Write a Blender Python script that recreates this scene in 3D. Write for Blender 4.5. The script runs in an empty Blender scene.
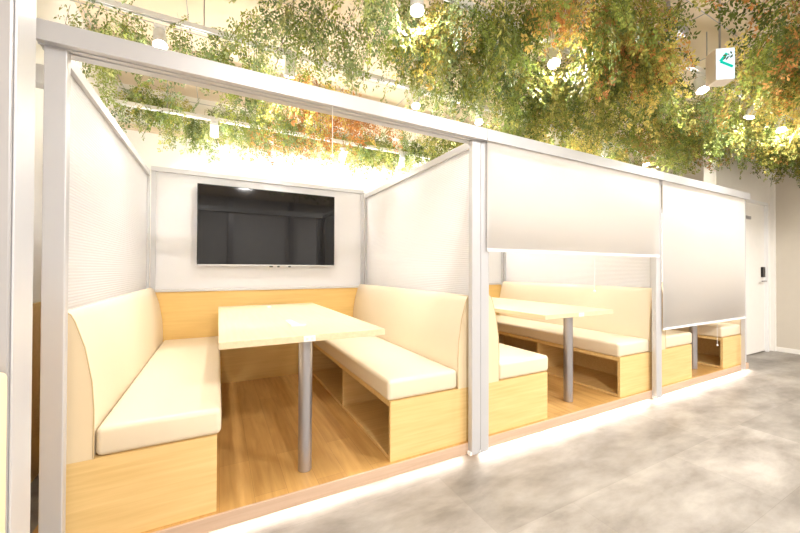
import bpy, math, random
import numpy as np
from mathutils import Vector, Matrix
random.seed(7)
S = bpy.context.scene
COL = S.collection
PI = math.pi

# ------------------------------------------------------------------ materials
def lin(c):
    return tuple((v/12.92 if v <= .04045 else ((v+.055)/1.055)**2.4) for v in c)
def new_mat(name):
    m = bpy.data.materials.new(name); m.use_nodes = True
    nt = m.node_tree; b = nt.nodes['Principled BSDF']
    return m, nt, b
def N(nt, t, **k):
    n = nt.nodes.new(t)
    for a, v in k.items():
        if a in n.inputs: n.inputs[a].default_value = v
        else: setattr(n, a, v)
    return n
def plain(name, rgb, rough=.5, metal=0, noise=.03, scale=12, bump=0, bscale=200, coat=0):
    m, nt, b = new_mat(name); L = nt.links
    c = lin(rgb)
    tc = N(nt, 'ShaderNodeTexCoord'); nz = N(nt, 'ShaderNodeTexNoise'); nz.inputs['Scale'].default_value = scale
    nz.inputs['Detail'].default_value = 4
    L.new(tc.outputs['Object'], nz.inputs['Vector'])
    mx = N(nt, 'ShaderNodeMix', data_type='RGBA')
    mx.inputs[6].default_value = tuple(v*(1-noise) for v in c)+(1,)
    mx.inputs[7].default_value = tuple(min(1, v*(1+noise)) for v in c)+(1,)
    L.new(nz.outputs['Fac'], mx.inputs[0]); L.new(mx.outputs[2], b.inputs['Base Color'])
    b.inputs['Roughness'].default_value = rough; b.inputs['Metallic'].default_value = metal
    if coat: b.inputs['Coat Weight'].default_value = coat
    if bump:
        n2 = N(nt, 'ShaderNodeTexNoise'); n2.inputs['Scale'].default_value = bscale
        L.new(tc.outputs['Object'], n2.inputs['Vector'])
        bp = N(nt, 'ShaderNodeBump'); bp.inputs['Strength'].default_value = bump; bp.inputs['Distance'].default_value = .002
        L.new(n2.outputs['Fac'], bp.inputs['Height']); L.new(bp.outputs['Normal'], b.inputs['Normal'])
    return m
def wood(name, c1, c2, stretch=(3, 60, 60), rough=.45, planks=None):
    m, nt, b = new_mat(name); L = nt.links
    tc = N(nt, 'ShaderNodeTexCoord'); mp = N(nt, 'ShaderNodeMapping'); mp.inputs['Scale'].default_value = stretch
    L.new(tc.outputs['Object'], mp.inputs['Vector'])
    nz = N(nt, 'ShaderNodeTexNoise'); nz.inputs['Scale'].default_value = 1.0; nz.inputs['Detail'].default_value = 6
    nz.inputs['Distortion'].default_value = .4
    L.new(mp.outputs[0], nz.inputs['Vector'])
    rp = N(nt, 'ShaderNodeValToRGB'); e = rp.color_ramp.elements
    e[0].position = .3; e[0].color = lin(c1)+(1,); e[1].position = .7; e[1].color = lin(c2)+(1,)
    L.new(nz.outputs['Fac'], rp.inputs[0])
    out = rp.outputs[0]
    if planks:
        m2 = N(nt, 'ShaderNodeMapping'); m2.inputs['Rotation'].default_value = (0, 0, PI/2)
        L.new(tc.outputs['Object'], m2.inputs['Vector'])
        br = N(nt, 'ShaderNodeTexBrick'); br.inputs['Scale'].default_value = 1
        br.inputs['Brick Width'].default_value = planks[0]; br.inputs['Row Height'].default_value = planks[1]
        br.inputs['Mortar Size'].default_value = .0008; br.inputs['Mortar Smooth'].default_value = .3
        br.inputs['Color1'].default_value = (.84, .80, .76, 1); br.inputs['Color2'].default_value = (1, 1, 1, 1)
        br.inputs['Mortar'].default_value = (.6, .52, .45, 1); br.offset = .37
        L.new(m2.outputs[0], br.inputs['Vector'])
        mx = N(nt, 'ShaderNodeMix', data_type='RGBA', blend_type='MULTIPLY'); mx.inputs[0].default_value = 1
        L.new(out, mx.inputs[6]); L.new(br.outputs['Color'], mx.inputs[7]); out = mx.outputs[2]
    L.new(out, b.inputs['Base Color']); b.inputs['Roughness'].default_value = rough
    return m
def emis(name, rgb, st):
    m = bpy.data.materials.new(name); m.use_nodes = True; nt = m.node_tree
    nt.nodes.remove(nt.nodes['Principled BSDF'])
    e = N(nt, 'ShaderNodeEmission'); e.inputs[0].default_value = lin(rgb)+(1,); e.inputs[1].default_value = st
    nt.links.new(e.outputs[0], nt.nodes['Material Output'].inputs[0]); return m
def translucent(name, rgb, mix=.4, rough=.5, attr=None, gloss=.04):
    m, nt, b = new_mat(name); L = nt.links
    t = N(nt, 'ShaderNodeBsdfTranslucent'); ms = N(nt, 'ShaderNodeMixShader'); ms.inputs[0].default_value = mix
    c = lin(rgb)+(1,)
    b.inputs['Base Color'].default_value = c; t.inputs[0].default_value = c
    b.inputs['Roughness'].default_value = rough
    b.inputs['Specular IOR Level'].default_value = .3
    if attr:
        a = N(nt, 'ShaderNodeAttribute'); a.attribute_name = attr
        L.new(a.outputs['Color'], b.inputs['Base Color']); L.new(a.outputs['Color'], t.inputs[0])
    else:
        tc = N(nt, 'ShaderNodeTexCoord'); nz = N(nt, 'ShaderNodeTexNoise'); nz.inputs['Scale'].default_value = 300
        L.new(tc.outputs['Object'], nz.inputs['Vector'])
        bp = N(nt, 'ShaderNodeBump'); bp.inputs['Strength'].default_value = .06; bp.inputs['Distance'].default_value = .001
        L.new(nz.outputs['Fac'], bp.inputs['Height']); L.new(bp.outputs['Normal'], b.inputs['Normal'])
    L.new(b.outputs[0], ms.inputs[1]); L.new(t.outputs[0], ms.inputs[2])
    L.new(ms.outputs[0], nt.nodes['Material Output'].inputs[0]); return m
def floor_mat():
    m, nt, b = new_mat('grey_mottled_vinyl_tile'); L = nt.links
    tc = N(nt, 'ShaderNodeTexCoord')
    mpz = N(nt, 'ShaderNodeMapping'); mpz.inputs['Scale'].default_value = (1.0, 2.3, 1)
    mpz.inputs['Rotation'].default_value = (0, 0, .25)
    L.new(tc.outputs['Object'], mpz.inputs['Vector'])
    n1 = N(nt, 'ShaderNodeTexNoise'); n1.inputs['Scale'].default_value = 2.2; n1.inputs['Detail'].default_value = 8; n1.inputs['Roughness'].default_value = .62
    n1.inputs['Distortion'].default_value = .15
    L.new(mpz.outputs[0], n1.inputs['Vector'])
    r = N(nt, 'ShaderNodeValToRGB'); e = r.color_ramp.elements
    e[0].position = .32; e[0].color = lin((.45, .42, .385))+(1,); e[1].position = .68; e[1].color = lin((.64, .615, .58))+(1,)
    L.new(n1.outputs['Fac'], r.inputs[0])
    mb = N(nt, 'ShaderNodeMapping'); mb.inputs['Location'].default_value = (.35, .12, 0)
    L.new(tc.outputs['Object'], mb.inputs['Vector'])
    br = N(nt, 'ShaderNodeTexBrick'); br.inputs['Scale'].default_value = 1; br.inputs['Brick Width'].default_value = .92; br.inputs['Row Height'].default_value = .46
    br.inputs['Mortar Size'].default_value = .001; br.inputs['Color1'].default_value = (.80, .795, .79, 1); br.inputs['Color2'].default_value = (1, 1, 1, 1)
    br.inputs['Mortar'].default_value = (.72, .71, .7, 1)
    L.new(mb.outputs[0], br.inputs['Vector'])
    mx = N(nt, 'ShaderNodeMix', data_type='RGBA', blend_type='MULTIPLY'); mx.inputs[0].default_value = 1
    L.new(r.outputs[0], mx.inputs[6]); L.new(br.outputs['Color'], mx.inputs[7])
    L.new(mx.outputs[2], b.inputs['Base Color']); b.inputs['Roughness'].default_value = .42
    return m
M = dict(
    floor=floor_mat(),
    wall=plain('white_painted_wall', (.93, .915, .89), .6, bump=.05),
    wall_beige=plain('beige_painted_wall', (.80, .765, .71), .6, bump=.05),
    ceiling=plain('cream_ceiling_board', (.88, .81, .71), .8, noise=.06, scale=1.5),
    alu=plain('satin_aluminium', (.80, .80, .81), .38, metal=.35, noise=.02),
    alu_dark=plain('shaded_grey_steel', (.66, .65, .65), .42, metal=.35, noise=.02),  # grey metal parts, and the painted shade on the left edge post
    steel=plain('brushed_steel_tube', (.70, .69, .70), .3, metal=.75, noise=.02),
    wood=wood('light_oak_laminate', (.87, .73, .48), (.92, .79, .545)),
    wood_top=wood('pale_oak_tabletop', (.875, .79, .64), (.905, .825, .685), stretch=(60, 3, 60), rough=.38),
    wood_in=wood('oak_wall_panel', (.88, .73, .44), (.92, .775, .485), stretch=(3, 50, 50)),
    plank=wood('amber_wood_floor', (.76, .58, .33), (.84, .67, .41), stretch=(40, 3, 40), rough=.4, planks=(.9, .14)),
    nosing=wood('brown_wood_edge', (.77, .65, .55), (.82, .71, .61), stretch=(3, 60, 60)),
    cream=plain('cream_leatherette', (.895, .835, .73), .42, noise=.015, bump=.12, bscale=350),
    cream_side=plain('cream_leatherette_side', (.90, .82, .68), .45, noise=.015, bump=.12, bscale=350),
    panel=translucent('milky_ribbed_panel', (.95, .95, .96), .42, .35),
    blind=translucent('white_blind_fabric', (.96, .95, .94), .45, .7),
    black=plain('black_plastic', (.05, .05, .055), .35),
    white=plain('white_plastic', (.92, .92, .92), .4),
    piping=plain('cream_piping', (.80, .70, .53), .5),
    seam=plain('dark_seam', (.45, .36, .24), .7),
    grey=plain('grey_wall_panel', (.80, .79, .78), .6),
    lamp=emis('lit_lamp_face', (1, .97, .90), 60),
    lampoff=plain('unlit_lamp_face', (.55, .53, .5), .4),
    led=emis('led_strip_light', (1, .90, .78), 4),
    signgreen=emis('green_arrow', (.05, .72, .62), 1.0),
    signwhite=emis('sign_face', (.86, .97, 1), 1.1),
    signside=plain('sign_housing', (.93, .88, .82), .5),
    leaf=translucent('feathery_leaf', (.3, .4, .1), .45, .5, attr='tint'),
    stem=plain('woody_stem', (.42, .35, .22), .8),
)
def screen_mat():
    m, nt, b = new_mat('glossy_black_screen')
    b.inputs['Base Color'].default_value = (.006, .006, .007, 1); b.inputs['Roughness'].default_value = .04
    return m
M['screen'] = screen_mat()

# ------------------------------------------------------------------ geometry helpers
class MB:
    def __init__(s): s.v = []; s.f = []; s.sm = []
    def add(s, vs, fs, smooth=False):
        o = len(s.v); s.v += [tuple(v) for v in vs]; s.f += [tuple(i+o for i in f) for f in fs]; s.sm += [smooth]*len(fs); return s
    def box(s, x0, x1, y0, y1, z0, z1):
        return s.add([(x0,y0,z0),(x1,y0,z0),(x1,y1,z0),(x0,y1,z0),(x0,y0,z1),(x1,y0,z1),(x1,y1,z1),(x0,y1,z1)],
              [(0,3,2,1),(4,5,6,7),(0,1,5,4),(1,2,6,5),(2,3,7,6),(3,0,4,7)])
    def prism(s, prof, axis, a, b, smooth=False):
        n = len(prof)
        def P(u, w, t): return {'x': (t,u,w), 'y': (u,t,w), 'z': (u,w,t)}[axis]
        vs = [P(u,w,a) for u,w in prof]+[P(u,w,b) for u,w in prof]
        fs = [tuple(range(n)), tuple(range(2*n-1, n-1, -1))]
        s.add(vs, fs); o = len(s.v)-2*n
        for i in range(n):
            j = (i+1) % n; s.f.append((o+i, o+n+i, o+n+j, o+j)); s.sm.append(smooth)
        return s
    def tube(s, p0, p1, r0, r1=None, n=20, caps=True):
        r1 = r0 if r1 is None else r1
        p0 = Vector(p0); p1 = Vector(p1); d = (p1-p0).normalized()
        a = d.orthogonal().normalized(); b = d.cross(a)
        vs = [p0+(a*math.cos(2*PI*i/n)+b*math.sin(2*PI*i/n))*r0 for i in range(n)]+[p1+(a*math.cos(2*PI*i/n)+b*math.sin(2*PI*i/n))*r1 for i in range(n)]
        s.add(vs, [(i, (i+1)%n, n+(i+1)%n, n+i) for i in range(n)], True)
        if caps: s.add(vs, [tuple(range(n-1,-1,-1)), tuple(range(n, 2*n))])
        return s
    def ball(s, c, r, n=12):
        vs = []; fs = []
        for j in range(n//2+1):
            t = PI*j/(n//2)
            for i in range(n): vs.append((c[0]+r*math.sin(t)*math.cos(2*PI*i/n), c[1]+r*math.sin(t)*math.sin(2*PI*i/n), c[2]+r*math.cos(t)))
        for j in range(n//2):
            for i in range(n): fs.append((j*n+i, (j+1)*n+i, (j+1)*n+(i+1)%n, j*n+(i+1)%n))
        return s.add(vs, fs, True)
    def build(s, name, mat, parent=None, bevel=0, seg=2, fix=True):
        me = bpy.data.meshes.new(name)
        off = Vector(parent_world(parent)) if parent else Vector((0, 0, 0))
        me.from_pydata([tuple(Vector(v)-off) for v in s.v], [], s.f)
        me.polygons.foreach_set('use_smooth', s.sm)
        me.materials.append(mat)
        if fix:
            import bmesh
            bm = bmesh.new(); bm.from_mesh(me); bmesh.ops.recalc_face_normals(bm, faces=bm.faces[:])
            if bevel:
                bmesh.ops.remove_doubles(bm, verts=bm.verts[:], dist=1e-5)
                ed = [e for e in bm.edges if len(e.link_faces) == 2 and e.calc_face_angle(0) > .5]
                bmesh.ops.bevel(bm, geom=ed, offset=bevel, segments=seg, profile=.5, affect='EDGES', clamp_overlap=True)
                for f in bm.faces: f.smooth = seg > 2
            bm.to_mesh(me); bm.free()
        o = bpy.data.objects.new(name, me); COL.objects.link(o)
        if parent: o.parent = parent
        return o
def parent_world(p):
    v = Vector((0, 0, 0))
    while p: v += p.location; p = p.parent
    return v
def tag(o, label, cat, group=None, kind=None):
    if label: o['label'] = label
    if cat: o['category'] = cat
    if group: o['group'] = group
    if kind: o['kind'] = kind
    return o
def thing(name, loc, label, cat, group=None, kind=None):
    o = bpy.data.objects.new(name, None); COL.objects.link(o); o.location = loc; o.empty_display_size = .1
    return tag(o, label, cat, group, kind)
def struct(o): o['kind'] = 'structure'; return o
def copy_tree(o, parent=None):
    c = o.copy(); COL.objects.link(c); c.parent = parent
    for ch in list(o.children): copy_tree(ch, c)
    return c
def box(*a): return MB().box(*a)

# ------------------------------------------------------------------ camera
cam = bpy.data.cameras.new('camera'); co = bpy.data.objects.new('camera', cam); COL.objects.link(co); S.camera = co
y, t, r = map(math.radians, (27.5545, .4879, .1873))
fw = Vector((math.sin(y)*math.cos(t), math.cos(y)*math.cos(t), math.sin(t)))
rt = Vector((math.cos(y), -math.sin(y), 0)); up = rt.cross(fw)
rt, up = rt*math.cos(r)+up*math.sin(r), -rt*math.sin(r)+up*math.cos(r)
co.matrix_world = Matrix(((rt.x, up.x, -fw.x, -1.4114), (rt.y, up.y, -fw.y, -1.6906), (rt.z, up.z, -fw.z, 1.1193), (0, 0, 0, 1)))
cam.sensor_width = 36; cam.lens = 348.42/800*36; cam.clip_start = .02

# ------------------------------------------------------------------ room shell
P = .10          # raised floor
H = 1.945        # top of the header rails
D = 1.79         # booth depth
CZ = 2.95
YB = 2.62
struct(box(-2.5, 5.75, -4.8, YB+.2, -.1, 0).build('floor', M['floor']))
struct(box(-2.5, 5.75, -4.8, YB+.2, CZ, CZ+.1).build('ceiling', M['ceiling']))
struct(box(-2.5, 5.75, YB, YB+.2, 0, CZ).build('wall_back', M['wall']))
struct(box(-2.5, -2.3, -4.8, YB, 0, CZ).build('wall_left', M['wall']))
wt = struct(box(-2.3, -2.27, -.6, YB, 0, .93).build('trim_1', M['wood_in']))
struct(box(5.5, 5.7, -4.8, YB, 0, CZ).build('wall_right', M['wall_beige']))
struct(box(-2.5, 5.75, -5.0, -4.8, 0, CZ).build('wall_front', M['grey']))
# wall with the door beyond the third booth
w = MB().box(3.84, 4.56, .24, .36, 0, CZ).box(5.34, 5.5, .24, .36, 0, CZ).box(4.56, 5.34, .24, .36, 2.03, CZ)
struct(w.build('wall_door', M['wall']))
d = struct(box(4.565, 5.335, .262, .30, .012, 2.025).build('door_1', M['wall']))
f = MB().box(4.54, 4.575, .228, .262, 0, 2.05).box(5.325, 5.36, .228, .262, 0, 2.05).box(4.54, 5.36, .228, .262, 2.02, 2.055)
f.build('door_frame', M['white'], d)
lk = box(5.20, 5.27, .235, .262, 1.03, 1.17).build('door_lock', M['black'], d, bevel=.004)
MB().tube((5.235, .262, .975), (5.235, .215, .975), .009).tube((5.235, .218, .975), (5.11, .218, .975), .009).build('door_handle', M['steel'], d)
box(4.72, 4.86, .25, .262, 1.80, 1.84).build('door_plate', M['alu_dark'], d)
struct(box(5.488, 5.5, -4.8, .24, 0, .06).build('baseboard_right', M['wall']))
struct(box(5.455, 5.5, .195, .24, 0, CZ).build('trim_2', M['wall']))
# shallow recess frame and pilasters behind the viewer, seen only in the television's reflection
for k, x in enumerate((-1.2, .3, 1.9, 3.6)):
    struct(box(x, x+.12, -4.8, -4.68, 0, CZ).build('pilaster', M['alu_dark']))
# back wall cove beams
struct(box(-2.3, 5.5, YB-.12, YB, 2.62, 2.72).build('trim_3', M['wall']))
struct(box(-2.3, 5.5, YB-.05, YB, 2.50, 2.55).build('trim_4', M['ceiling']))

# raised platform
pf = struct(box(-2.04, 3.79, -.045, D+.08, P-.045, P).build('raised_floor', M['plank']))
box(-2.04, 3.79, -.056, -.0455, P-.062, P+.001).build('nosing', M['nosing'], pf, bevel=.003)
box(-2.04, 3.79, .06, .08, 0, P-.045).build('kickboard', M['nosing'], pf)
box(-2.0, 3.77, .012, .026, P-.050, P-.0455).build('light_strip', M['led'], pf)

# ------------------------------------------------------------------ header rails and posts
RY0, RY1 = -.125, -.02
def header(x0, x1, label):
    t = thing('header_rail', ((x0+x1)/2, -.07, H-.07), label, 'rail', 'aluminium header rails')
    zf = H-.068
    # fascia and grooved underside as one extruded profile (y, z)
    prof = [(RY0,H),(RY0,zf),(RY0+.006,zf),(RY0+.006,zf+.004),(RY0+.034,zf+.004),(RY0+.034,zf),(RY0+.040,zf),(RY0+.040,zf+.004),
            (RY0+.066,zf+.004),(RY0+.066,zf),(RY1,zf),(RY1,H)]
    MB().prism(prof, 'x', x0, x1).build('channel', M['alu'], t)
    MB().box(x0-.002, x0, RY0, RY1, zf+.014, H).build('end_cap', M['alu'], t)
    return t
def post(x0, x1, label, foot=True, y0=-.092, y1=-.056):
    t = thing('post', ((x0+x1)/2, -.07, .045), label, 'post', 'aluminium posts along the aisle')
    MB().box(x0, x1, y0, y1, .045, H-.068).build('upright', M['alu'], t, bevel=.003)
    if foot: MB().box(x0-.012, x0+.001, y0, y1-.006, .045, .062).build('foot_bracket', M['white'], t)
    return t
header(-1.955, -.022, 'silver rail along the front top of the open booth with television')
header(-.018, 1.916, 'silver rail above the half-lowered white blind')
header(1.920, 3.63, 'silver rail above the longest white blind near the door')
post(-1.940, -1.880, 'silver post at the outer corner of the cream bench with slanted end', False)
post(-.104, -.042, 'silver post beside bench end of the open booth', True)
post(-.040, .022, 'silver post at the edge of the half-lowered blind')
post(1.850, 1.934, 'silver post between the second and third booths')
post(3.588, 3.598, 'slim silver post at the end of the row by the door', True)

# ------------------------------------------------------------------ partitions
def ribbed(x, sgn, y0, y1, z0, z1):
    m = MB(); n = int((z1-z0)/.0125); prof = []
    for i in range(n):
        za = z0+(z1-z0)*i/n; zb = z0+(z1-z0)*(i+.5)/n
        prof += [(za, 0.0), (zb, .0015)]
    prof.append((z1, 0))
    # closed profile (x,z) extruded along y
    a = [(x+.004+u, z) for z, u in prof]; b = [(x-.004-u, z) for z, u in reversed(prof)]
    m.prism(a+b, 'y', y0, y1); return m
def side_partition(xc, label):
    t = thing('partition', (xc, D/2, P), label, 'partition', 'ribbed side partitions')
    MB().box(xc-.022, xc+.022, -.03, .018, P, H-.03).build('front_stile', M['alu'], t, bevel=.002)
    MB().box(xc-.022, xc+.022, D-.02, D+.02, P, H-.02).build('rear_stile', M['alu'], t, bevel=.002)
    MB().box(xc-.024, xc+.024, .018, D-.02, H-.065, H-.02).build('top_rail', M['alu'], t, bevel=.002)
    ribbed(xc, 1, .018, D-.02, .95, H-.065).build('panel', M['panel'], t)
    MB().box(xc-.018, xc+.018, .018, D-.02, P, .95).build('lower_board', M['wood_in'], t)
    return t
side_partition(-1.935, 'ribbed white partition behind the slanted bench at the far left')
side_partition(0, 'ribbed white partition between the open booth and its neighbour')
side_partition(1.99, 'ribbed white partition behind the bench of the second booth')
side_partition(3.79, 'white partition closing the row next to the door')
def back_partition(x0, x1, label):
    t = thing('back_partition', ((x0+x1)/2, D+.01, P), label, 'partition', 'white back partitions')
    y0, y1 = D, D+.03
    MB().box(x0, x0+.035, y0, y1, P, H-.02).build('stile', M['alu'], t, bevel=.002)
    MB().box(x1-.035, x1, y0, y1, P, H-.02).build('stile', M['alu'], t, bevel=.002)
    MB().box(x0, x1, y0-.008, y1+.01, H-.02, H+.02).build('top_rail', M['alu'], t, bevel=.002)
    MB().box(x0+.035, x1-.035, y0+.01, y0+.018, .95, H-.02).build('panel', M['panel'], t)
    MB().box(x0+.035, x1-.035, y0, y1, P, .925).build('wood_board', M['wood_in'], t)
    MB().box(x0+.035, x1-.035, y0-.012, y1, .925, .945).build('sill', M['alu'], t, bevel=.002)
    return t
back_partition(-1.905, -.03, 'white back panel carrying the television above light wood board')
back_partition(.03, 1.96, 'white back panel of the second booth seen below its blind')
back_partition(2.02, 3.765, 'back panel of the last booth, hidden by the longest blind')

# ------------------------------------------------------------------ benches
def bench(sx, x, label, depth=.535):
    """sx=-1: stands against a partition on its +X side, seat faces -X."""
    g = 'cream upholstered booth benches'
    t = thing('bench', (x, -.03, P), label, 'bench', g)
    L0, L1 = -.03, D-.01
    X = lambda u: x+sx*u
    def bx(m, u0, u1, y0, y1, z0, z1):
        a, b = sorted((X(u0), X(u1))); return m.box(a, b, y0, y1, z0, z1)
    zt = P+.318
    d = depth
    b = MB()
    bx(b, .004, d, L0+.0, L0+.02, P+.001, zt)             # end panel facing the aisle
    bx(b, .004, d, L1-.02, L1, P+.001, zt)
    bx(b, .004, d, L0+.02, L1-.02, zt-.03, zt)            # top board
    bx(b, .004, d-.004, L0+.02, L1-.02, P+.001, P+.02)    # bottom board
    bx(b, .004, .02, L0+.02, L1-.02, P+.02, zt-.03)       # rear board
    b.build('storage_box', M['wood'], t)
    dv = MB(); bx(dv, .02, d-.004, .77, .79, P+.02, zt-.03); dv.build('divider', M['wood'], t)
    c = MB(); bx(c, .098, d+.016, L0-.002, L1, zt+.002, zt+.112); c.build('seat_cushion', M['cream'], t, bevel=.022, seg=5)
    # backrest: slanting front
    top = .965
    prof = [(0.002, zt+.001), (.094, zt+.001), (.095, .60), (.089, .70), (.068, .83), (.040, .925), (.028, .952), (.012, top), (.002, top)]
    pr = [(X(u), z) for u, z in prof]
    if sx > 0: pr = pr[::-1]
    MB().prism(pr, 'y', L0+.004, L1).build('backrest', M['cream'], t, bevel=.006, seg=3)
    pe = [(X(u*.96+.001), z-.0) for u, z in prof]
    MB().prism(pe, 'y', L0-.001, L0+.004).build('end_cover', M['cream_side'], t)
    sp = MB(); q = [(X(u), L0-.0005, z) for u, z in prof[1:-1]]
    for a_, b_ in zip(q, q[1:]): sp.tube(a_, b_, .0022, n=8)
    sp.build('piping', M['piping'], t)
    return t
bench(+1, -1.908, 'cream bench with slanted back at the far left of the open booth', .497)
bench(-1, -.064, 'cream bench with open shelves in the television booth')
bench(+1, .066, 'cream bench end just past the tall double post')
bench(-1, 1.962, 'long cream bench with open shelf in the second booth', .52)
bench(+1, 2.03, 'short visible bench end below the left side of the longest blind', .56)
bench(-1, 3.762, 'bench with open shelf nearest the door', .525)

# ------------------------------------------------------------------ tables
def table(cx, label):
    t = thing('table', (cx, .8, P), label, 'table', 'light wood booth tables on steel legs')
    z1 = P+.702; z0 = z1-.032
    MB().box(cx-.395, cx+.395, .0, 1.62, z0, z1).build('tabletop', M['wood_top'], t, bevel=.002)
    MB().tube((cx, .115, P+.002), (cx, .115, z0), .034, n=32).build('leg', M['steel'], t)
    MB().box(cx-.3, cx+.3, 1.56, 1.76, z0-.03, z0).build('wall_bracket', M['alu_dark'], t)
    MB().tube((cx, .115, z0-.006), (cx, .115, z0-.001), .062, n=32).build('leg_flange', M['alu_dark'], t)
    pl = MB().box(cx-.034, cx+.022, -.004, 0, z0+.002, z1-.003).build('socket_plate', M['white'], t)
    MB().box(cx-.024, cx-.012, -.0055, -.004, z0+.009, z1-.011).box(cx+.0, cx+.012, -.0055, -.004, z0+.009, z1-.011).build('socket_hole', M['signside'], pl)
    return t
for cx, lb in ((-1.013, 'pale wood table in front of the television'), (1.012, 'pale wood table under the half-lowered blind'), (2.97, 'table behind the longest blind, only its steel leg showing')):
    table(cx, lb)
t = thing('card_holder', (-1.01, .36, P+.702), 'small white card stand lying on the television booth table', 'card stand')
MB().box(-1.055, -.975, .27, .285, P+.703, P+.712).box(-1.02, -.985, .285, .33, P+.703, P+.707).build('base', M['white'], t, bevel=.001)
MB().add([(-1.045,.30,P+.707),(-1.0,.30,P+.707),(-1.03,.42,P+.722),(-1.06,.42,P+.722),(-1.045,.302,P+.703),(-1.0,.302,P+.703),(-1.03,.424,P+.718),(-1.06,.424,P+.718)],
         [(0,1,2,3),(7,6,5,4),(0,4,5,1),(1,5,6,2),(2,6,7,3),(3,7,4,0)]).build('card', M['white'], t)
tag(box(-1.05, -1.02, 1.32, 1.40, P+.7025, P+.712).build('coaster', M['white'], None, bevel=.002), 'tiny white tag at the far end of the television booth table', 'tag')

# ------------------------------------------------------------------ television
t = thing('television', (-.975, 1.745, 1.15), 'large wall-mounted black television with glossy screen', 'television')
x0, x1, z0, z1 = -1.573, -.376, 1.148, 1.848
MB().box(x0, x1, 1.722, 1.762, z0, z1).build('housing', M['black'], t, bevel=.003)
MB().box(x0+.008, x1-.008, 1.7195, 1.7215, z0+.014, z1-.008).build('screen', M['screen'], t)
MB().box(x0, x1, 1.716, 1.722, z0, z0+.011).build('lower_trim', M['alu'], t)
for bx0, bx1 in ((-.99, -.96), (-.92, -.90), (-.82, -.80)): box(bx0, bx1, 1.725, 1.745, z0-.011, z0).build('control_button', M['black'], t)
MB().box(-1.2, -.75, 1.762, 1.7895, 1.35, 1.65).build('wall_bracket', M['black'], t)

# ------------------------------------------------------------------ blinds
def blind(x0, x1, zb, label, cx, zbead, cordtop):
    t = thing('roller_blind', ((x0+x1)/2, -.1, H-.05), label, 'blind', 'white roller blinds')
    if zb:
        n = 24; m = MB(); vs = []; fs = []
        for i in range(n+1):
            x = x0+(x1-x0)*i/n
            for yy in (-.1065, -.1055):
                for z in (zb, H-.058): vs.append((x, yy+.0006*math.sin(i*1.7), z))
        for i in range(n):
            a = i*4; fs += [(a, a+4, a+5, a+1), (a+2, a+3, a+7, a+6), (a, a+2, a+6, a+4)]
        m.add(vs, fs, True); m.build('fabric', M['blind'], t, fix=False)
        MB().box(x0, x1, -.110, -.102, zb-.018, zb).build('bottom_bar', M['white'], t, bevel=.002)
    else:
        MB().tube((x0, -.072, H-.03), (x1, -.072, H-.03), .018).build('fabric_roll', M['blind'], t)
    c = MB().tube((cx, -.108, zbead), (cx, -.108, cordtop), .0018, n=8).build('pull_cord', M['white'], t)
    MB().ball((cx, -.108, zbead-.008), .0095).build('bead', M['white'], c)
blind(-1.85, -.12, 0, 'rolled-up blind of the open booth with hanging pull cord', -.943, 1.655, H-.058)
blind(-.004, 1.868, 1.245, 'white roller blind lowered halfway over the second booth', 1.0, .975, 1.227)
blind(1.924, 3.545, .63, 'white roller blind lowered furthest, nearest the door', 2.90, .40, .612)

# ------------------------------------------------------------------ neighbouring booth at the left edge
t = thing('partition', (-1.78, -.73, 0), 'tall grey partition post at the left edge of the photo', 'partition')
MB().box(-1.88, -1.758, -.775, -.69, 0, 2.6).build('upright', M['alu_dark'], t, bevel=.003)  # darker metal puts the shade of the front face into its colour
MB().box(-1.7578, -1.754, -.768, -.69, 0, 2.6).build('side_cover', M['alu'], t, bevel=.001)  # side of the same post, its light painted as paler metal
MB().box(-2.27, -1.88, -.76, -.73, .95, 2.6).build('panel', M['panel'], t)
MB().box(-2.27, -1.88, -.76, -.73, 0, .95).build('lower_board', M['wood_in'], t)
t = thing('bench', (-1.9, -.9, 0), 'cream bench end at the lower left edge of the photo', 'bench')
MB().box(-1.90, -1.754, -.86, -.777, .001, .93).build('backrest', M['cream_side'], t, bevel=.012, seg=3)
tag(box(-2.2999, -1.9572, .05, .11, 1.80, 1.87).build('crossbar', M['white'], None, bevel=.003), 'white crossbar in the narrow gap between the two left posts', 'bar')

# ------------------------------------------------------------------ lighting tracks
def track(x0, x1, yy, z, label, rods):
    t = thing('lighting_track', ((x0+x1)/2, yy, z), label, 'track', 'ceiling lighting tracks')
    MB().prism([(yy-.017,z+.03),(yy-.017,z),(yy-.006,z),(yy-.006,z+.02),(yy+.006,z+.02),(yy+.006,z),(yy+.017,z),(yy+.017,z+.03)], 'x', x0, x1).build('channel', M['white'], t)
    MB().box(x0, x1, yy-.0055, yy+.0055, z+.012, z+.019).build('slot', M['black'], t)
    for x in rods: MB().tube((x, yy, z+.03), (x, yy, CZ), .004, n=8).build('hanger_rod', M['alu_dark'], t)
track(-2.1, 3.9, .80, 2.60, 'long white lighting track above the booths', (-1.9,-1.5,-1.0,-.4,-.1,.3,.7,1.1,1.6,2.2,2.9,3.5))
track(-1.7, 1.2, -.15, 2.58, 'white lighting track above the aisle over the open booth', (-1.3,-.6,.1,.8))
track(1.6, 4.6, -.42, 2.60, 'white lighting track above the aisle near the exit sign', (1.9,2.8,3.8))
track(-2.2, 4.5, 1.80, 2.43, 'white lighting track along the back of the booths', (-1.8,-1.2,-.5,.1,.6,1.4,2.2))

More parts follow.
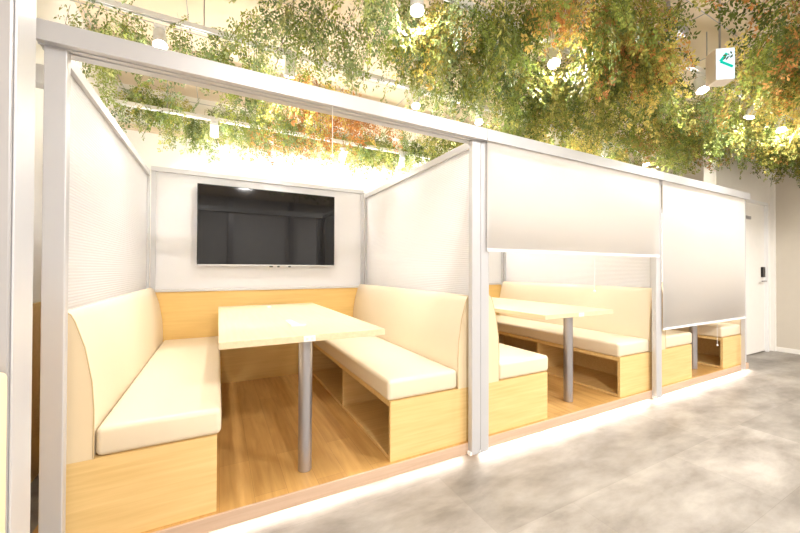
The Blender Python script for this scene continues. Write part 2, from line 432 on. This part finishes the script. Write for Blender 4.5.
def spotlight(x, yy, zt, aim, label, lit=True, power=30, angle=100):
    zt = float(zt)
    t = thing('spotlight', (x, yy, zt), label, 'spotlight', 'white track spotlights')
    MB().box(x-.03, x+.03, yy-.015, yy+.015, zt-.02, zt).build('adapter', M['white'], t, bevel=.003)
    MB().tube((x, yy, zt-.05), (x, yy, zt-.02), .008, n=12).build('neck', M['white'], t)
    a = Vector(aim).normalized(); c = Vector((x, yy, zt-.085))
    p0 = c-a*.055; p1 = c+a*.055
    MB().tube(p0, p1, .033, .036, n=28).build('lamp_body', M['white'], t)
    MB().tube(p1-a*.002, p1+a*.0015, .031, n=28).build('lens', M['lamp'] if lit else M['lampoff'], t)
    if lit:
        ld = bpy.data.lights.new('spot_beam', 'SPOT'); ld.energy = power; ld.color = (1, .965, .925)
        ld.spot_size = math.radians(angle); ld.spot_blend = .6; ld.shadow_soft_size = .035
        lo = bpy.data.objects.new('spot_beam', ld); COL.objects.link(lo)
        lo.location = p1+a*.006; lo.rotation_euler = a.to_track_quat('-Z', 'Y').to_euler()
        pd = bpy.data.lights.new('bulb_glow', 'POINT'); pd.energy = power*.13; pd.color = (1, .96, .91); pd.shadow_soft_size = .025
        po = bpy.data.objects.new('bulb_glow', pd); COL.objects.link(po); po.location = p1+a*.032
PW = 48
row = [
 (-1.728, .80, 2.57, (.1, -.45, -1), 'spotlight glowing just over the open booth rail at upper left', True),
 (-.979, .80, 2.60, (.0, .35, -1), 'white cylinder spotlight above the middle of the open booth rail', True),
 (.033, .80, 2.60, (-.15, -.35, -1), 'bright spotlight over the open booth near its tall post', True),
 (.70, .80, 2.60, (-.25, -.35, -1), 'bright spotlight just above the double post', True),
 (1.772, .80, 2.60, (.5, .5, -1), 'tilted white spotlight above the half-lowered blind', True),
 (2.582, .80, 2.60, (.35, .5, -1), 'tilted white spotlight above the right part of the half-lowered blind', True),
 (3.414, .80, 2.60, (-.2, -.4, -1), 'bright spotlight over the joint of the two lowered blinds', True),
 (-.514, -.15, 2.58, (-.1, -.2, -1), 'bright spotlight at the top edge of the photo', True),
 (.51, -.15, 2.58, (-.35, -.4, -1), 'bright spotlight among leaves above the half-lowered blind', True),
 (1.80, -.42, 2.60, (-.25, -.35, -1), 'bright cylinder spotlight hanging just below the exit sign', True),
 (2.72, -.42, 2.60, (-.2, .3, -1), 'small bright spotlight half hidden in leaves right of the exit sign', True),
 (3.38, -.42, 2.60, (-.5, -.2, -1), 'bright spotlight nearest the beige right wall', True),
 (-.265, 1.80, 2.39, (-.2, .45, -1), 'bright spotlight beyond the hanging pull cord', True),
 (.431, 1.80, 2.43, (.1, .6, -.9), 'small spotlight behind the first ribbed partition top', True),
 (-1.45, 1.80, 2.43, (.0, .6, -.9), 'spotlight on the back track hidden by leaves', True),
 (1.4, 1.80, 2.43, (.0, -.3, -1), 'spotlight on the back track above the second booth', True),
 (3.0, 1.80, 2.43, (.0, -.3, -1), 'spotlight on the back track above the last booth', True),
]
for x, yy, z, aim, lb, lit in row: spotlight(x, yy, z, aim, lb, lit, PW, 120)

# round lamps behind the viewer, added as fill light for the aisle side
for k, (x, yy) in enumerate(((-.9, -3.2), (1.6, -3.2), (4.0, -2.6))):
    t = thing('downlight', (x, yy, CZ), ['round ceiling downlight behind the viewer', 'round ceiling downlight further along the aisle', 'round ceiling downlight near the beige wall'][k], 'downlight')
    MB().tube((x, yy, CZ-.012), (x, yy, CZ-.001), .075, n=32).build('ring', M['white'], t)
    MB().tube((x, yy, CZ-.015), (x, yy, CZ-.0121), .06, n=32).build('lens', M['lamp'], t)
    ld = bpy.data.lights.new('downlight_beam', 'AREA'); ld.shape = 'DISK'; ld.size = .3; ld.energy = 92; ld.color = (1, .98, .96)
    lo = bpy.data.objects.new('downlight_beam', ld); COL.objects.link(lo); lo.location = (x, yy, CZ-.03)
# LED strip light below the platform edge (same place as the strip itself) and behind the back rails
def strip(x0, x1, yy, z, e, upw, sy=.02, col=(1, .90, .80), tilt=0):
    ld = bpy.data.lights.new('strip_light', 'AREA'); ld.shape = 'RECTANGLE'; ld.size = x1-x0; ld.size_y = sy; ld.energy = e; ld.color = col
    lo = bpy.data.objects.new('strip_light', ld); COL.objects.link(lo); lo.location = ((x0+x1)/2, yy, z)
    lo.rotation_euler = (PI if upw else tilt, 0, 0)
strip(-1.95, -.1, .0, P-.065, 2.2, False, tilt=-.7)
strip(.03, 1.9, .0, P-.065, 5.5, False, tilt=-.7)
strip(2.0, 3.9, .0, P-.065, 4.5, False, tilt=-.7)
tl = thing('uplight_strip', (1, D+.045, H+.03), 'slim light strip hidden on top of the back partitions', 'light strip')
MB().box(-1.88, 3.74, D+.0401, D+.075, H-.005, H+.005).build('housing', M['white'], tl)
MB().box(-1.87, 3.73, D+.058, D+.072, H+.0052, H+.007).build('diffuser', M['led'], tl)
strip(-1.9, 3.9, D+.065, H+.012, 60, True, col=(1, .96, .90))

# ------------------------------------------------------------------ exit sign
t = thing('exit_sign', (1.45, -.66, 2.325), 'lit hanging exit sign with green arrow among the leaves', 'sign')
ang = math.radians(54); ca, sa = math.cos(ang), math.sin(ang)
def rot(mb):
    mb.v = [(1.45+(x*ca-yy*sa), -.66+(x*sa+yy*ca), z) for x, yy, z in mb.v]; return mb
rot(MB().box(-.045, .045, -.055, .055, 2.325, 2.53)).build('housing', M['signside'], t, bevel=.004)
rot(MB().box(-.0475, -.0451, -.051, .051, 2.331, 2.524)).build('lit_face', M['signwhite'], t)
ar = MB()
def bar(y0, z0, y1, z1, wd):
    dx, dz = y1-y0, z1-z0; l = math.hypot(dx, dz); nx, nz = -dz/l*wd/2, dx/l*wd/2
    q = [(y0+nx, z0+nz), (y0-nx, z0-nz), (y1-nx, z1-nz), (y1+nx, z1+nz)]
    ar.add([(-.0479, a, b) for a, b in q]+[(-.0490, a, b) for a, b in q], [(0,1,2,3),(7,6,5,4),(0,4,5,1),(1,5,6,2),(2,6,7,3),(3,7,4,0)])
bar(.030, 2.442, -.008, 2.492, .018); bar(.030, 2.442, -.040, 2.405, .016)
rot(ar).build('arrow', M['signgreen'], t)
MB().tube((1.45, -.66, 2.53), (1.45, -.66, CZ), .006, n=10).build('hanger_rod', M['alu_dark'], t)
t = thing('ceiling_projector', (1.28, -.45, 2.72), 'grey ceiling unit half hidden in the leaves left of the exit sign', 'ceiling unit')
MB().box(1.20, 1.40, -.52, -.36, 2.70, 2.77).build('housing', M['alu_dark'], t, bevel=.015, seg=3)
MB().tube((1.26, -.44, 2.692), (1.26, -.44, 2.70), .03).build('lens', M['black'], t)
MB().tube((1.3, -.44, 2.77), (1.3, -.44, CZ), .012).build('mount', M['alu_dark'], t)

# ------------------------------------------------------------------ hanging greenery
rng = np.random.default_rng(11)
def norm(a): return a/np.maximum(1e-9, np.linalg.norm(a, axis=-1, keepdims=True))
CAMP = np.array([-1.4114, -1.6906, 1.1193])
CLEAR = [((1.45, -.66, 2.42), .30, .34), ((1.28, -.44, 2.70), .10, .1)]+[((q[0], q[1], q[2]-.1), .19, .13) for q in row if q[1] < 1]
def trimmed(c):
    keep = np.ones(len(c), bool); p = c-np.array([0, 0, .12])
    for T, rad, fr in CLEAR:
        T = np.array(T); v = (CAMP-T)*fr; w_ = p-T
        u = np.clip((w_@v)/(v@v), 0, 1)[:, None]
        keep &= np.linalg.norm(w_-u*v, axis=1) > rad*rng.uniform(.7, 1.1, len(c))
    keep &= (c[:, 0] < 5.2) & (c[:, 0] > -2.15) & (c[:, 1] < YB-.3) & ~((c[:, 0] > 3.6) & (c[:, 1] > .0))
    return c[keep]
def foliage(name, centres, label, palette, droop=1.0, leaf=.025, nb=9, nl=7):
    """centres: (n,3) sprig roots.  Each sprig is a drooping stem with side branchlets of narrow leaflets."""
    centres = trimmed(centres); n = len(centres)
    L = rng.uniform(.12, .26, n)*droop
    th = rng.uniform(0, 2*PI, n); tilt = rng.uniform(.1, 1.0, n)
    d0 = np.stack([np.cos(th)*tilt, np.sin(th)*tilt, -rng.uniform(.15, 1.0, n)], 1); d0 = norm(d0)
    pal = np.array([lin(c) for c in palette]); 
    base = pal[rng.integers(0, len(pal), n)]*rng.uniform(.9, 1.45, (n, 1))
    tt = (np.arange(nb)+1)/nb
    grav = np.array([0, 0, -1.0])
    pos = centres[:, None]+d0[:, None]*(L[:, None]*tt)[..., None]+grav*(L[:, None]*tt**2*.45)[..., None]
    tan = norm(d0[:, None]+grav*(tt*.9)[None, :, None])
    ref = norm(rng.normal(size=(n, 1, 3)))
    side = norm(np.cross(tan, ref)); 
    sg = np.where(np.arange(nb) % 2 == 0, 1., -1.)[None, :, None]
    bl = (L[:, None]*(.42*(1-tt*.75)+.05))[..., None]
    bdir = norm(side*sg+tan*.55+rng.normal(size=(n, nb, 3))*.18)
    u = (np.arange(nl)+.6)/nl
    bp = pos[:, :, None]+bdir[:, :, None]*(bl[:, :, None]*u[None, None, :, None])
    bn = norm(np.cross(bdir, tan)); ls = norm(np.cross(bn, bdir))
    sg2 = np.where(np.arange(nl) % 2 == 0, 1., -1.)[None, None, :, None]
    ld = norm(ls[:, :, None]*sg2+bdir[:, :, None]*.7+rng.normal(size=(n, nb, nl, 3))*.25)
    ll = leaf*rng.uniform(.6, 1.25, (n, nb, nl, 1))
    wn = norm(np.cross(ld, bn[:, :, None]+rng.normal(size=(n, nb, nl, 3))*.4))
    p0 = bp; p2 = bp+ld*ll; mid = bp+ld*ll*.5; p1 = mid+wn*ll*.23; p3 = mid-wn*ll*.23
    V = np.stack([p0, p1, p2, p3], 3).reshape(-1, 3)
    C = (base[:, None, None]*rng.uniform(.8, 1.25, (n, nb, nl, 1))).reshape(-1, 3)
    # stems as thin ribbons
    sv = []
    a = centres; prev = centres; w_ = norm(rng.normal(size=(n, 3)))*.0012
    for k in range(0, nb, 2):
        q = pos[:, k]; sv.append(np.stack([prev-w_, prev+w_, q+w_, q-w_], 1)); prev = q
    sv = np.concatenate(sv).reshape(-1, 3); sc = np.tile(np.array(lin((.40, .34, .18))), (len(sv)//4, 1))
    V = np.concatenate([V, sv]); C = np.concatenate([C, sc]); V[:, 2] = np.minimum(V[:, 2], CZ-.01); V[:, 0] = np.clip(V[:, 0], -2.29, 5.45); V[:, 1] = np.minimum(V[:, 1], YB-.13)
    hit = (V[:, 0] > 3.82) & (V[:, 1] > .22); V[hit, 1] = .22-rng.uniform(0, .05, hit.sum())
    nf = len(V)//4
    me = bpy.data.meshes.new(name); me.vertices.add(len(V)); me.vertices.foreach_set('co', V.astype(np.float32).ravel())
    me.loops.add(nf*4); me.polygons.add(nf)
    me.loops.foreach_set('vertex_index', np.arange(nf*4, dtype=np.int32))
    me.polygons.foreach_set('loop_start', np.arange(0, nf*4, 4, dtype=np.int32))
    me.update()
    at = me.color_attributes.new('tint', 'FLOAT_COLOR', 'POINT')
    cc = np.ones((len(V), 4), np.float32); cc[:, :3] = np.repeat(np.clip(C, 0, 1), 4, 0)
    at.data.foreach_set('color', cc.ravel())
    me.materials.append(M['leaf']); me.update()
    o = bpy.data.objects.new(name, me); COL.objects.link(o)
    tag(o, label, 'foliage', None, 'stuff'); return o
def blob(cx, cy, rx, ry, n, z0=2.45, z1=2.72):
    a = rng.normal(size=(n, 2))*.5
    return np.stack([cx+a[:, 0]*rx, cy+a[:, 1]*ry, rng.uniform(z0, z1, n)], 1)
def field(x0, x1, y0, y1, n, z0=2.5, z1=2.8, keep=.0, sc=1.6, seed=0):
    p = np.stack([rng.uniform(x0, x1, n), rng.uniform(y0, y1, n), rng.uniform(z0, z1, n)], 1)
    v = np.sin(p[:, 0]*sc*2.1+seed)+np.sin(p[:, 1]*sc*2.7+seed*1.7)+np.sin((p[:, 0]+p[:, 1])*sc*3.3+seed*.6)
    return p[v > keep]
G = [(.47,.52,.24),(.54,.57,.27),(.40,.46,.22),(.62,.61,.32),(.44,.49,.28),(.56,.53,.27),(.33,.38,.20)]
GB = [(.50,.55,.36),(.43,.50,.33),(.58,.62,.42),(.62,.63,.41)]
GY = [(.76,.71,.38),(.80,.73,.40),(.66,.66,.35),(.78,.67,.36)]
RO = [(.68,.47,.27),(.74,.51,.28),(.58,.43,.27),(.76,.56,.32)]
A = np.concatenate
foliage('green_foliage', A([
    field(.9, 5.15, -1.6, 2.0, 3000, 2.48, 2.80, -1.6, seed=1),
    field(2.6, 5.15, -.6, 2.2, 800, 2.42, 2.7, -9),
    blob(1.0, .35, .5, .55, 150), blob(.15, -.2, .45, .4, 150), blob(.55, .0, .4, .4, 120), blob(1.2, 1.5, .9, .4, 150), blob(.95, -.35, .4, .3, 110), blob(.6, -.5, .3, .2, 60), blob(1.9, -.95, .45, .2, 90)]),
    'dense olive-green feathery foliage covering the ceiling above the lowered blinds',
    G)
foliage('pale_green_foliage', A([
    blob(-2.05, 1.0, .28, .22, 55), blob(-1.75, .85, .3, .15, 35), blob(-1.32, .92, .4, .14, 60), blob(-.95, .38, .38, .26, 105),
    blob(-.45, .0, .35, .25, 80), blob(-.1, .2, .4, .3, 100), blob(-1.05, 1.3, .3, .2, 50, 2.4, 2.6), blob(.25,.45,.25,.35,50)]),
    'paler green feathery sprays hanging around the track over the open booth', GB+G[:2])
foliage('hanging_foliage', A([
    blob(-1.9, 1.95, .3, .2, 70, 2.5, 2.66), blob(-1.62, 2.2, .22, .15, 55, 2.45, 2.62), blob(-1.25, 2.05, .35, .2, 80, 2.5, 2.66),
    blob(-.65, 2.0, .35, .2, 70, 2.5, 2.66), blob(.0, 1.95, .45, .2, 110, 2.5, 2.66), blob(.65, 1.85, .3, .2, 60, 2.5, 2.66), blob(.35, 2.1, .4, .2, 50, 2.45, 2.6)]),
    'green foliage hanging in front of the white back wall above the television', G+GB, droop=.8)
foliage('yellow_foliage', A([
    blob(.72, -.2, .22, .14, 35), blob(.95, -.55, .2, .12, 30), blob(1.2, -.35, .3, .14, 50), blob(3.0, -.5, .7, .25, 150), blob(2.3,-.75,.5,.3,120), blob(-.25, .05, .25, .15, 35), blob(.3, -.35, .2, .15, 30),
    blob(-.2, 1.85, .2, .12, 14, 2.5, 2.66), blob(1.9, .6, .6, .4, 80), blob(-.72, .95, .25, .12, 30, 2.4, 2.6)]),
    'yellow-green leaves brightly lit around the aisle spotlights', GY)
foliage('rust_foliage', A([
    blob(.30, -.35, .22, .14, 35), blob(.72, -.45, .1, .08, 12), blob(1.05, -.85, .18, .1, 18), blob(1.5, -.95, .2, .12, 16), blob(1.0, -.52, .15, .08, 18),
    blob(2.0, -.85, .3, .15, 14), blob(-.45, 1.15, .4, .1, 50, 2.42, 2.6), blob(-.9, 1.95, .35, .14, 34, 2.5, 2.66), blob(-.45, 1.95, .25, .12, 20, 2.5, 2.66), blob(-.87, .98, .08, .08, 20, 2.45, 2.7),
    blob(3.6, .2, .8, .5, 45), blob(2.6,.6,.6,.5,30)]),
    'rust-orange dried leaves mixed into the ceiling greenery', RO)
# wire grid the greenery hangs from
g = MB()
for x in np.arange(-2.2, 5.19, .6): g.tube((x, -1.9, 2.8), (x, YB-.2, 2.8), .003, n=6)
for yy in np.arange(-1.8, 2.4, .6): g.tube((-2.25, yy, 2.806), (5.15, yy, 2.806), .003, n=6)
tag(g.build('wire_grid', M['alu_dark']), 'thin wire grid below the ceiling holding up the greenery', 'grid')

# ------------------------------------------------------------------ world and view
w = bpy.data.worlds.new('world'); S.world = w; w.use_nodes = True
w.node_tree.nodes['Background'].inputs[0].default_value = (1, .96, .92, 1); w.node_tree.nodes['Background'].inputs[1].default_value = .3
S.view_settings.view_transform = 'Standard'; S.view_settings.look = 'None'
S.view_settings.gamma = 1; S.view_settings.use_curve_mapping = False
S.view_settings.exposure = 0.5
